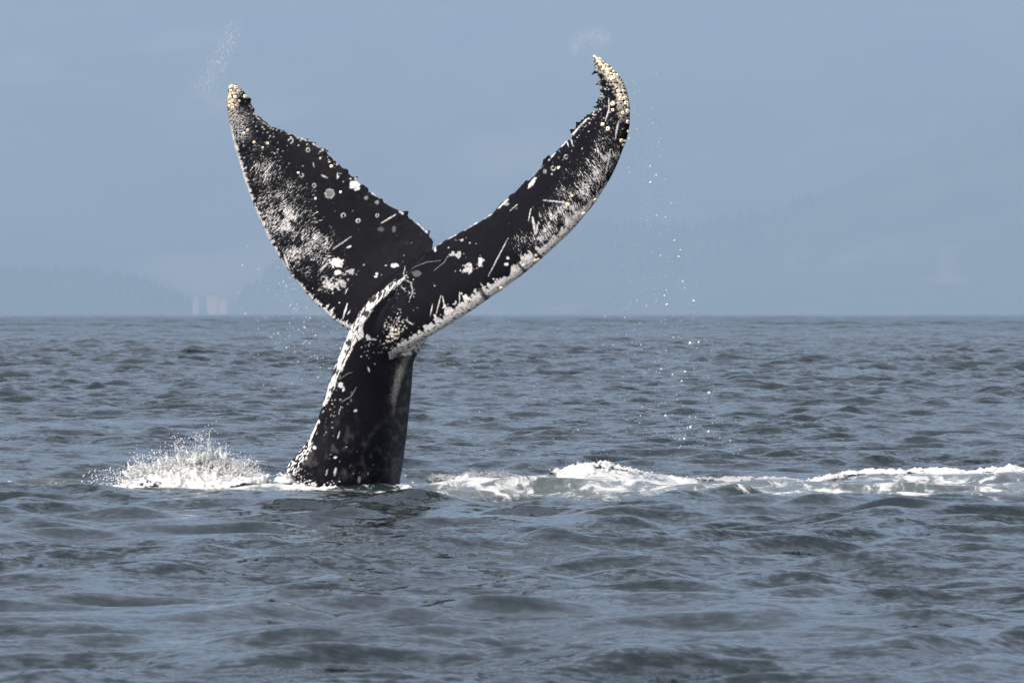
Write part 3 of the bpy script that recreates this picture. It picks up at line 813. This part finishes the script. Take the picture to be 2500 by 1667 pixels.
whale = bpy.data.objects.new('humpback_whale', None); col.objects.link(whale)
wb = at(830, 1185); whale.location = tuple(wb)
tag(whale, 'black whale tail with white scars and two raised flukes standing out of the sea', 'whale')
INV = Matrix.Translation(-Vector(wb))
body_me.materials.append(m_skin)
body = bpy.data.objects.new('body', body_me); col.objects.link(body)
body_me.transform(INV); body.parent = whale

# ---- barnacles, each a small crater-topped cone seated on the skin
m_barn, nt, b, _ = new_mat('barnacle_shell')
oi = N(nt, 'ShaderNodeObjectInfo')
g_ = N(nt, 'ShaderNodeTexCoord')
nz = N(nt, 'ShaderNodeTexNoise', i_Scale=3.0, i_Detail=4.0); L(nt, g_.outputs['Object'], nz.inputs['Vector'])
c = mixc(nt, oi.outputs['Random'], (0.58, 0.49, 0.32), (0.66, 0.61, 0.49))
c = mixc(nt, mapr(nt, nz.outputs['Fac'], 0.52, 0.75), c, (0.22, 0.17, 0.10))
L(nt, c, b.inputs['Base Color']); b.inputs['Roughness'].default_value = 0.7
m_crat, nt, b, _ = new_mat('barnacle_crater')
b.inputs['Base Color'].default_value = (0.10, 0.07, 0.035, 1); b.inputs['Roughness'].default_value = 0.6
def barnacle_mesh(seed):
    r = random.Random(seed); k = 8
    prof = [(1.0, -0.25), (0.95, 0.18), (0.62, 0.52), (0.36, 0.46), (0.26, 0.16)]
    V = []; F = []
    for (q, z) in prof:
        for i in range(k):
            a = 2 * math.pi * i / k; e = 1 + r.uniform(-.12, .12)
            V.append((q * e * math.cos(a), q * e * math.sin(a), z * (1 + r.uniform(-.12, .12))))
    for j in range(len(prof) - 1):
        F += [(j * k + i, j * k + (i + 1) % k, (j + 1) * k + (i + 1) % k, (j + 1) * k + i) for i in range(k)]
    F.append(tuple((len(prof) - 1) * k + i for i in range(k)))
    me = bpy.data.meshes.new('barnacle'); me.from_pydata(V, [], F)
    me.materials.append(m_barn); me.materials.append(m_crat)
    for p in me.polygons:
        p.use_smooth = True
        if p.index >= 3 * k: p.material_index = 1
    return me
bms = [barnacle_mesh(i) for i in range(4)]
body_me.calc_loop_triangles()
bvh = BVHTree.FromPolygons([tuple(x) for x in co], [tuple(p.vertices) for p in body_me.polygons])
cr1 = lambda x, y: (500 + x / 3.92, 150 + y / 3.92)
cr2 = lambda x, y: (1150 + x / 3.484, 100 + y / 3.484)
cr4 = lambda x, y: (950 + x / 3.485, 450 + y / 3.485)
B = []
B += [(*cr1(x, y), 4.2) for x, y in ((410, 657), (375, 690), (472, 775), (603, 785), (555, 825), (895, 1068), (1212, 1005), (1300, 1252), (1060, 1315))]
B += [(*cr1(x, y), 4.6) for x, y in ((265, 240), (325, 285), (385, 335), (275, 310), (292, 345), (330, 380), (265, 378), (242, 345), (244, 250), (248, 283), (240, 392), (262, 415), (300, 250), (232, 430), (270, 445), (245, 318))]
B += [(*cr4(x, y), 5.0) for x, y in ((1250, 605), (1245, 650), (1265, 665), (1140, 690), (1210, 715), (670, 983), (1755, 135), (1795, 110), (1780, 165), (1752, 208), (1655, 250), (1632, 330), (1520, 172), (1555, 98), (955, 885), (1270, 640))]
B += [(*cr2(x, y), 5.6) for x, y in ((1290, 615), (1330, 600), (1335, 550), (1275, 495), (1310, 485), (1265, 465), (1255, 430), (1295, 425), (1280, 850), (1308, 853), (1293, 887), (1291, 925),
                                     (1205, 537), (1165, 748), (1118, 712), (745, 1080), (960, 1472), (935, 1548), (1332, 690), (1320, 530), (1215, 1165), (1205, 590), (1335, 770))]
# packed cluster over the right tip
pk = []
tries = 0
while len(pk) < 78 and tries < 20000:
    tries += 1
    k = int(rr.uniform(.805, .995) * (len(RLc) - 1)); c = rr.uniform(0.02, 0.50)
    p = RLc[k] * (1 - c) + RTc[k] * c
    x = 1250 + p[0] * FPX / p[1]; y = HOR - (p[2] - CH) * FPX / p[1]
    if y > 245: continue
    q = rr.uniform(3.6, 5.2)
    if all(math.hypot(x - a, y - b_) > (q + r_) * 0.86 for a, b_, r_ in pk): pk.append((x, y, q))
B += pk
eye = Vector((0, 0, CH))
nb = 0
for x, y, r_ in B:
    tgt = Vector(at(x, y)); hit = bvh.ray_cast(eye, (tgt - eye).normalized())
    if hit[0] is None: continue
    q = r_ * rr.uniform(.65, 1.2) / PXM
    o = bpy.data.objects.new('barnacle', bms[nb % 4]); col.objects.link(o); nb += 1
    o.parent = whale
    o.rotation_mode = 'QUATERNION'
    o.rotation_quaternion = hit[1].to_track_quat('Z', 'Y')
    o.location = INV @ hit[0]
    o.scale = (q, q * rr.uniform(.85, 1), q * rr.uniform(.8, 1.1))
    o.rotation_quaternion = o.rotation_quaternion @ Vector((0, 0, 1)).rotation_difference(Vector((rr.uniform(-.15, .15), rr.uniform(-.15, .15), 1)))

# ------------------------------------------------------------------ white water
m_foam, nt, b, _ = new_mat('foam')
g = N(nt, 'ShaderNodeNewGeometry')
n = N(nt, 'ShaderNodeTexNoise', i_Scale=7.0, i_Detail=6.0, i_Roughness=0.65); L(nt, g.outputs['Position'], n.inputs['Vector'])
n2_ = N(nt, 'ShaderNodeTexNoise', i_Scale=45.0, i_Detail=3.0); L(nt, g.outputs['Position'], n2_.inputs['Vector'])
ft = attr_node(nt, 'thick').outputs['Fac']
cc = mixc(nt, mapr(nt, math_n(nt, 'ADD', ft, math_n(nt, 'MULTIPLY', math_n(nt, 'SUBTRACT', n.outputs['Fac'], 0.5), 1.1)), 0.05, 0.55), (0.18, 0.21, 0.22), (0.35, 0.36, 0.37))
L(nt, cc, b.inputs['Base Color']); b.inputs['Roughness'].default_value = 0.55
lsc = vmath(nt, 'MULTIPLY', g.outputs['Position'], (5.0, 3.2, 9.0))
ln_ = N(nt, 'ShaderNodeTexNoise', i_Scale=2.2, i_Detail=6.0, i_Roughness=0.62, i_Distortion=0.7); L(nt, lsc, ln_.inputs['Vector'])
al = mapr(nt, math_n(nt, 'ADD', math_n(nt, 'MULTIPLY', ft, 0.36), ln_.outputs['Fac']), 0.60, 0.74)
L(nt, al, b.inputs['Alpha'])
b.inputs['Subsurface Weight'].default_value = 0.0
bp = N(nt, 'ShaderNodeBump', i_Strength=0.5, i_Distance=0.015); L(nt, n2_.outputs['Fac'], bp.inputs['Height']); L(nt, bp.outputs[0], b.inputs['Normal'])

BUB = []
def foam_sheet(name, x0, x1, dx, y0, y1, dy, hfun, label):
    xs = np.arange(x0, x1, dx); ys = np.arange(y0, y1, dy)
    YY, XX = np.meshgrid(ys, xs, indexing='ij')
    x = XX.ravel(); y = YY.ravel()
    h, m = hfun(x, y)
    X, Y, Z = sea_at(x, y, np.full(x.size, 0.14))
    lump = fbm(x * 5.0 + 2, y * 3.2, 4); fine = fbm(x * 17, y * 9 + 5, 4, .6)
    Zf = Z - 0.012 + h * (1 + 0.7 * lump + 0.45 * fine) + 0.03 * np.clip(m, 0, 1) * (0.45 + fine)
    keep = m > 0.06
    Fq = grid_faces(len(ys), len(xs))
    Fq = Fq[keep[Fq].any(axis=1)]
    used = np.unique(Fq); remap = np.full(x.size, -1); remap[used] = np.arange(used.size)
    Vq = np.stack([X, Y, np.where(keep, Zf, Z - 0.02)], -1)[used]
    o = mesh_obj(name, Vq, remap[Fq], m_foam)
    attr(o.data, 'thick', np.clip(m, 0, 1)[used])
    BUB.append((np.stack([X, Y, Zf], -1), m * h))
    return tag(o, label, 'foam', kind='stuff')

def ridge_fun(items, lace, thr):
    it = [(*ground(a, b_), c_ / 270.0, d_, e_) for a, b_, c_, d_, e_ in items]
    def f(x, y):
        h = np.zeros_like(x); e = np.zeros_like(x)
        for mx, my, rx, ry, hh_ in it:
            q = np.exp(-((x - mx) / rx) ** 2 - ((y - my - 0.10 * perlin(x * 2, x * 0 + mx)) / ry) ** 2)
            h += hh_ * q; e = np.maximum(e, q)
        nz_ = fbm(x * 2.4 + lace, y * 1.5 + lace, 5, .55)
        m = sstep(thr, thr + .42, e * 0.95 + nz_ * 1.0)
        return h * m, m * sstep(.08, .3, e)
    return f
foam_sheet('wake_foam', -1.0, 2.4, 0.016, 42.6, 47.4, 0.035,
           ridge_fun([(1060, 1181, 40, .35, .045), (1130, 1180, 70, .35, .05), (1210, 1178, 70, .4, .06), (1330, 1186, 90, .35, .04), (1420, 1190, 70, .4, .03),
                      (1485, 1188, 46, .45, .045), (1540, 1186, 60, .4, .025), (1620, 1186, 90, .35, .025), (1700, 1192, 70, .25, .02), (1240, 1216, 60, .22, .02)], 4.0, .40),
           'white foam heaved into a mound right beside the tail')
foam_sheet('foam_crest', 1.6, 6.2, 0.018, 43.0, 48.0, 0.04,
           ridge_fun([(1790, 1180, 70, .3, .02), (1880, 1178, 80, .3, .025), (1990, 1174, 90, .3, .03), (2120, 1172, 130, .4, .04), (2300, 1168, 170, .5, .03), (2430, 1168, 130, .55, .035), (2600, 1168, 200, .55, .035), (2190, 1208, 50, .25, .05), (2250, 1206, 40, .2, .03)], 9.0, .34),
           'long smooth white foam crest at the right edge')

# splash material: aerated water, part clear, part white
m_spl, nt, b, out = new_mat('splash_water')
b.inputs['Base Color'].default_value = (0.60, 0.63, 0.64, 1)
b.inputs['Roughness'].default_value = 0.12
b.inputs['IOR'].default_value = 1.333
b.inputs['Transmission Weight'].default_value = 0.55
m_drop, nt, b, out = new_mat('water_drop')
b.inputs['Base Color'].default_value = (0.48, 0.50, 0.52, 1); b.inputs['Roughness'].default_value = 0.15; b.inputs['IOR'].default_value = 1.333
b.inputs['Transmission Weight'].default_value = 0.08

m_clot, nt, b, out = new_mat('foam_clot')
b.inputs['Base Color'].default_value = (0.38, 0.40, 0.41, 1); b.inputs['Roughness'].default_value = 0.4
def ico(sub=1):
    bm = bmesh.new(); bmesh.ops.create_icosphere(bm, subdivisions=sub, radius=1.0)
    v = np.array([x.co[:] for x in bm.verts]); f = np.array([[x.index for x in q.verts] for q in bm.faces]); bm.free()
    return v, f
I1 = ico(1)
def balls(name, C, rad, mat, stretch=None, parent=None):
    C = np.asarray(C); rad = np.asarray(rad)
    v, f = I1
    S = np.ones((len(C), 3)) if stretch is None else stretch
    Vq = (C[:, None, :] + v[None] * rad[:, None, None] * S[:, None, :]).reshape(-1, 3)
    Fq = (f[None] + (np.arange(len(C)) * len(v))[:, None, None]).reshape(-1, 3)
    return mesh_obj(name, Vq, Fq, mat, parent)

# ---- the splash left of the tail: jets and torn sheets fused into one skin of water, over a foam mound
bx, by = ground(470, 1187)
topx = np.array([240, 265, 300, 340, 375, 400, 430, 450, 470, 500, 525, 545, 570, 600, 618, 630, 700, 760])
topy = np.array([1178, 1168, 1146, 1112, 1112, 1096, 1078, 1068, 1072, 1062, 1072, 1088, 1098, 1112, 1128, 1158, 1172, 1182])
def top_z(x): 
    p = 1250 + x * FPX / by
    return (1188 - np.interp(p, topx, topy)) / PXM * 0.90
x_of = lambda p: (p - 1250) * by / FPX
V = []; F = []
def strand(P, w):
    """tapering five-sided thread of water through the points P"""
    k = 5; base = len(V)
    P = np.asarray(P); T = np.gradient(P, axis=0); T /= np.maximum(np.linalg.norm(T, axis=1, keepdims=True), 1e-6)
    for i in range(len(P)):
        a_ = np.cross(T[i], (0.3, 1, 0.1)); a_ /= max(np.linalg.norm(a_), 1e-6); b_ = np.cross(T[i], a_)
        for q in range(k):
            t_ = 2 * math.pi * q / k
            V.append(tuple(P[i] + w[i] * (math.cos(t_) * a_ + math.sin(t_) * b_)))
    for i in range(len(P) - 1):
        for q in range(k):
            F.append((base + i * k + q, base + i * k + (q + 1) % k, base + (i + 1) * k + (q + 1) % k, base + (i + 1) * k + q))
    F.append(tuple(base + q for q in range(k))[::-1]); F.append(tuple(base + (len(P) - 1) * k + q for q in range(k)))
BURST = [(rr.uniform(295, 610), by + rr.uniform(.03, .40), rr.normal(0, .10), rr.uniform(.55, 1.05), rr.uniform(6, 24)) for _ in range(26)]
BURST += [(455, by + .1, -.03, 1.05, 14), (505, by + .15, .02, 1.08, 9), (590, by + .12, .10, 1.0, 12), (345, by + .08, -.16, 1.0, 14)]
tipd = []
for j in range(400):
    bc_, by_, bl_, bh_, bw_ = BURST[rr.integers(0, len(BURST))]
    p0 = np.clip(rr.normal(bc_, bw_), 275, 622)
    x = x_of(p0); y = by_ + rr.normal(0, .05)
    tz = float(top_z(np.array(x))) * bh_ * (1 - rr.random() ** 2 * .75)
    lean = bl_ + rr.normal(0, .09); ly = rr.normal(0, .10)
    x -= lean * .6
    t = np.linspace(0, 1, 9)
    wob = np.cumsum(rr.normal(0, .014, (9, 2)), axis=0)
    P = np.stack([x + lean * t + wob[:, 0], y + ly * t + wob[:, 1], tz * (1.35 * t - .35 * t * t) - .03], -1)
    w0 = rr.uniform(.0016, .0048)
    w = w0 * (1.5 - 1.2 * t) * (1 + .55 * rr.normal(0, 1, 9).clip(-1.2, 1.6)); w = np.maximum(w, .0012)
    strand(P, w)
    tipd.append((P[-1], w0))
    # side threads that make the lace
    if rr.random() < .8:
        k0 = rr.integers(3, 8); d_ = np.array([rr.normal(0, .09), rr.normal(0, .05), rr.normal(.01, .05)])
        tt_ = np.linspace(0, 1, 5)[:, None]
        strand(P[k0] + d_ * tt_ + np.array([0, 0, .02]) * np.sin(np.pi * tt_), np.full(5, w0 * .55))
# a few ropes of water thrown clear of the rest
for p0, p1, top, w0 in ((448, 436, 1056, .008), (462, 470, 1060, .007), (500, 507, 1042, .007), (508, 520, 1064, .008), (540, 556, 1082, .007), (345, 322, 1108, .008), (352, 338, 1102, .006),
                        (585, 612, 1112, .009), (600, 622, 1130, .008), (395, 380, 1090, .007), (300, 268, 1148, .007), (312, 290, 1140, .006), (480, 488, 1060, .006), (430, 424, 1074, .007)):
    t = np.linspace(0, 1, 12); wob = np.cumsum(rr.normal(0, .007, (12, 2)), axis=0)
    hz0 = (1188 - top) / PXM
    P = np.stack([x_of(p0) + (x_of(p1) - x_of(p0)) * t + wob[:, 0], by + rr.uniform(.0, .25) + wob[:, 1], hz0 * (1.3 * t - .3 * t * t) - .03], -1)
    strand(P, np.maximum(w0 * (1.3 - .9 * t) * (1 + .5 * rr.normal(0, 1, 12).clip(-1, 1.5)), .0018))
    tipd += [(P[k_], w0 * .8) for k_ in (-1, -2, -4)]
spo = mesh_obj('splash', V, F, m_spl)
tag(spo, 'leaping splash of clear and white water left of the tail', 'splash', kind='stuff')
# torn films of clear water between the threads
V = []; F = []
for j in range(44):
    p0 = rr.uniform(320, 608); x0 = x_of(p0); hh_ = float(top_z(np.array(x0))) * rr.uniform(.55, .98)
    wdt = rr.uniform(.08, .22); y0 = by + rr.uniform(.03, .38); sd = rr.uniform(0, 50); nu, nvv = 26, 22
    lean = (p0 - 470) / 150 * .16
    vv_, uu = np.meshgrid(np.linspace(0, 1, nvv), np.linspace(-1, 1, nu), indexing='ij')
    X_ = x0 + uu * wdt * (.75 + .4 * vv_) + lean * (vv_ - .6) + .03 * perlin(uu * 3 + sd, vv_ * 3)
    Y_ = y0 + .10 * perlin(uu * 1.7 + sd, vv_ * 2) + .10 * vv_ * vv_
    Z_ = hh_ * vv_ - .02 + .03 * perlin(uu * 4 + sd, vv_ * 4 + 9) * vv_
    hole = perlin(uu * 3.0 + sd, vv_ * 3.4 + sd)
    keep = (hole < .42 - .34 * vv_) & (vv_ < 1 - .4 * uu ** 2 + .35 * perlin(uu * 5 + sd, uu * 0 + sd))
    base = len(V); V += [tuple(p) for p in np.stack([X_, Y_, Z_], -1).reshape(-1, 3)]
    fq = grid_faces(nvv, nu); kf = keep.ravel()
    F += [tuple(base + q) for q in fq[kf[fq].all(axis=1)]]
m_film, nt, b, out = new_mat('water_film')
b.inputs['Base Color'].default_value = (0.62, 0.66, 0.66, 1); b.inputs['Roughness'].default_value = 0.10; b.inputs['IOR'].default_value = 1.333
b.inputs['Transmission Weight'].default_value = 0.62
g = N(nt, 'ShaderNodeNewGeometry')
n = N(nt, 'ShaderNodeTexNoise', i_Scale=28.0, i_Detail=4.0); L(nt, g.outputs['Position'], n.inputs['Vector'])
bp = N(nt, 'ShaderNodeBump', i_Strength=0.9, i_Distance=0.02); L(nt, n.outputs['Fac'], bp.inputs['Height']); L(nt, bp.outputs[0], b.inputs['Normal'])
flm = mesh_obj('splash_film', V, F, m_film)
md = flm.modifiers.new('thickness', 'SOLIDIFY'); md.thickness = 0.006; md.offset = 0
tag(flm, 'torn translucent sheets of water inside the splash left of the tail', 'splash', kind='stuff')
foam_sheet('splash_foam', -5.2, -0.85, 0.012, 43.8, 46.2, 0.022,
           ridge_fun([(330, 1187, 40, .3, .05), (380, 1188, 50, .3, .085), (425, 1188, 50, .35, .10), (480, 1187, 60, .35, .07), (560, 1187, 60, .3, .055), (620, 1188, 50, .25, .055), (690, 1189, 50, .2, .05), (745, 1192, 30, .15, .02), (290, 1188, 40, .25, .03), (790, 1194, 50, .14, .018), (985, 1190, 25, .15, .02)], 2.0, .30),
           'bright foam at the foot of the splash left of the tail')
# clots and bubbles that break the foam's outline
C = []; RD = []
for (P_, w_), n_, up in zip(BUB, (700, 160, 1500), (.014, .008, .03)):
    pr = np.clip(w_, 0, None) + 1e-9 * 0; pr = pr / pr.sum()
    idx = rr.choice(len(P_), n_, p=pr)
    q_ = P_[idx] + np.stack([rr.normal(0, .02, n_), rr.normal(0, .03, n_), np.abs(rr.normal(0, up, n_)) - .004], -1)
    C += [tuple(v) for v in q_]; RD += list(.0025 + .009 * rr.random(n_) ** 3)
o = balls('foam_clots', C, RD, m_clot, stretch=np.stack([rr.uniform(.8, 1.8, len(C)), np.ones(len(C)), rr.uniform(.6, 1.1, len(C))], -1))
tag(o, 'small white clots and bubbles on the foam each side of the tail', 'foam', kind='stuff')
# thrown drops round the splash
C = []; RD = []
for j in range(620):
    p0 = rr.normal(440, 110); 
    if p0 < 205 or p0 > 690: continue
    x = x_of(p0); hz_ = float(top_z(np.array(x)))
    C.append((x + rr.normal(0, .03), by + rr.normal(.1, .25), max(.02, hz_ * rr.uniform(.3, 1.16) + rr.normal(0, .03)))); RD.append(.0016 + .0075 * rr.random() ** 2.5)
for j in range(90):
    C.append((x_of(rr.uniform(200, 330)), by + rr.normal(0, .2), rr.uniform(.0, .16))); RD.append(rr.uniform(.003, .009))
for p_, w_ in tipd:
    for q in range(5):
        C.append(tuple(p_ + rr.normal(0, .03, 3))); RD.append(w_ * rr.uniform(.5, 1.1))
o = balls('splash_drops', C, RD, m_drop)
tag(o, 'loose drops thrown up around the splash', 'drops', kind='stuff')

# ---- drops falling from the flukes and spray flung off the tips
def drop_set(name, pts, label):
    C = np.array([at(a, b_, y) for a, b_, y, r_ in pts]); RD = np.array([r_ / PXM for a, b_, y, r_ in pts])
    o = balls(name, C, RD, m_drop)
    return tag(o, label, 'drops', kind='stuff')
pts = [(a, b_, D0 - 1 + rr.normal(0, .25), r_) for a, b_, r_ in (
    (1587, 407, 2.8), (1602, 429, 2.6), (1588, 446, 3.4), (1608, 490, 2.6), (1604, 526, 2.4), (1647, 588, 3.2), (1661, 611, 2.4), (1657, 627, 3.0), (1613, 624, 2.4), (1667, 688, 3.0), (1694, 735, 3.4), (1628, 744, 3.4), (1622, 722, 2.4),
    (1685, 838, 4.2), (1706, 835, 3.0), (1673, 907, 3.2), (1614, 901, 2.8), (1642, 914, 2.4), (1731, 959, 3.8), (1625, 1015, 3.6), (1686, 1043, 4.0), (1730, 1054, 3.2), (1671, 1071, 3.2), (1664, 930, 2.6), (1560, 330, 2), (1536, 338, 2.2))]
for j in range(430):
    t = rr.uniform(0, 1) ** .7
    y = 150 + t * 960
    x = 1555 + 100 * t + rr.normal(0, 16 + 75 * t) - 30 * (t > .6) * rr.random()
    pts.append((x, y, D0 - 1 + rr.normal(0, .4), rr.uniform(.45, 1.25) if rr.random() < .85 else rr.uniform(1.2, 1.9)))
for j in range(190):
    pts.append((rr.uniform(1060, 1750), rr.uniform(770, 1150), D0 - .5 + rr.normal(0, .5), rr.uniform(.4, 1.2)))
drop_set('falling_drops', pts, 'thin curtain of drops falling right of the curled fluke')
pts = []
for j in range(230):
    t = rr.uniform(0, 1)
    pts.append((680 + 170 * t * rr.random() + rr.normal(0, 45), 640 + 290 * t + rr.normal(0, 25), D0 + .6 + rr.normal(0, .4), rr.uniform(.5, 1.6) if rr.random() < .9 else rr.uniform(1.6, 2.4)))
drop_set('dripping_drops', pts, 'drops dripping below the left fluke')
pts = []
for j in range(1500):
    t = rr.uniform(0, 1)
    if rr.random() < .62:
        x = 575 - 75 * t + rr.normal(0, 12 + 8 * t); y = 65 + 150 * t + rr.normal(0, 12); q = rr.uniform(.3, .72) if rr.random() < .93 else rr.uniform(.7, 1.2)
    else:
        x = 482 + 75 * t + rr.normal(0, 13); y = 222 + 42 * t + rr.normal(0, 13); q = rr.uniform(.26, .55)
    pts.append((x, y, D0 + 1.05 + rr.normal(0, .15), q))
drop_set('left_tip_spray', pts, 'fine spray flung off the left fluke tip')
pts = []
for j in range(1300):
    a = rr.uniform(0, 1)
    if rr.random() < .7:
        an = R(150 + 210 * a); x = 1444 + 42 * math.cos(an) * (1 - .1 * a) + rr.normal(0, 9); y = 118 + 26 * math.sin(an) - 12 * a + rr.normal(0, 9); q = rr.uniform(.24, .5)
    else:
        x = 1455 + rr.normal(0, 22); y = 95 + rr.normal(0, 22); q = rr.uniform(.25, .6)
    pts.append((x, y, D0 - .86 + rr.normal(0, .1), q))
drop_set('right_tip_spray', pts, 'fine spray curling off the right fluke tip')
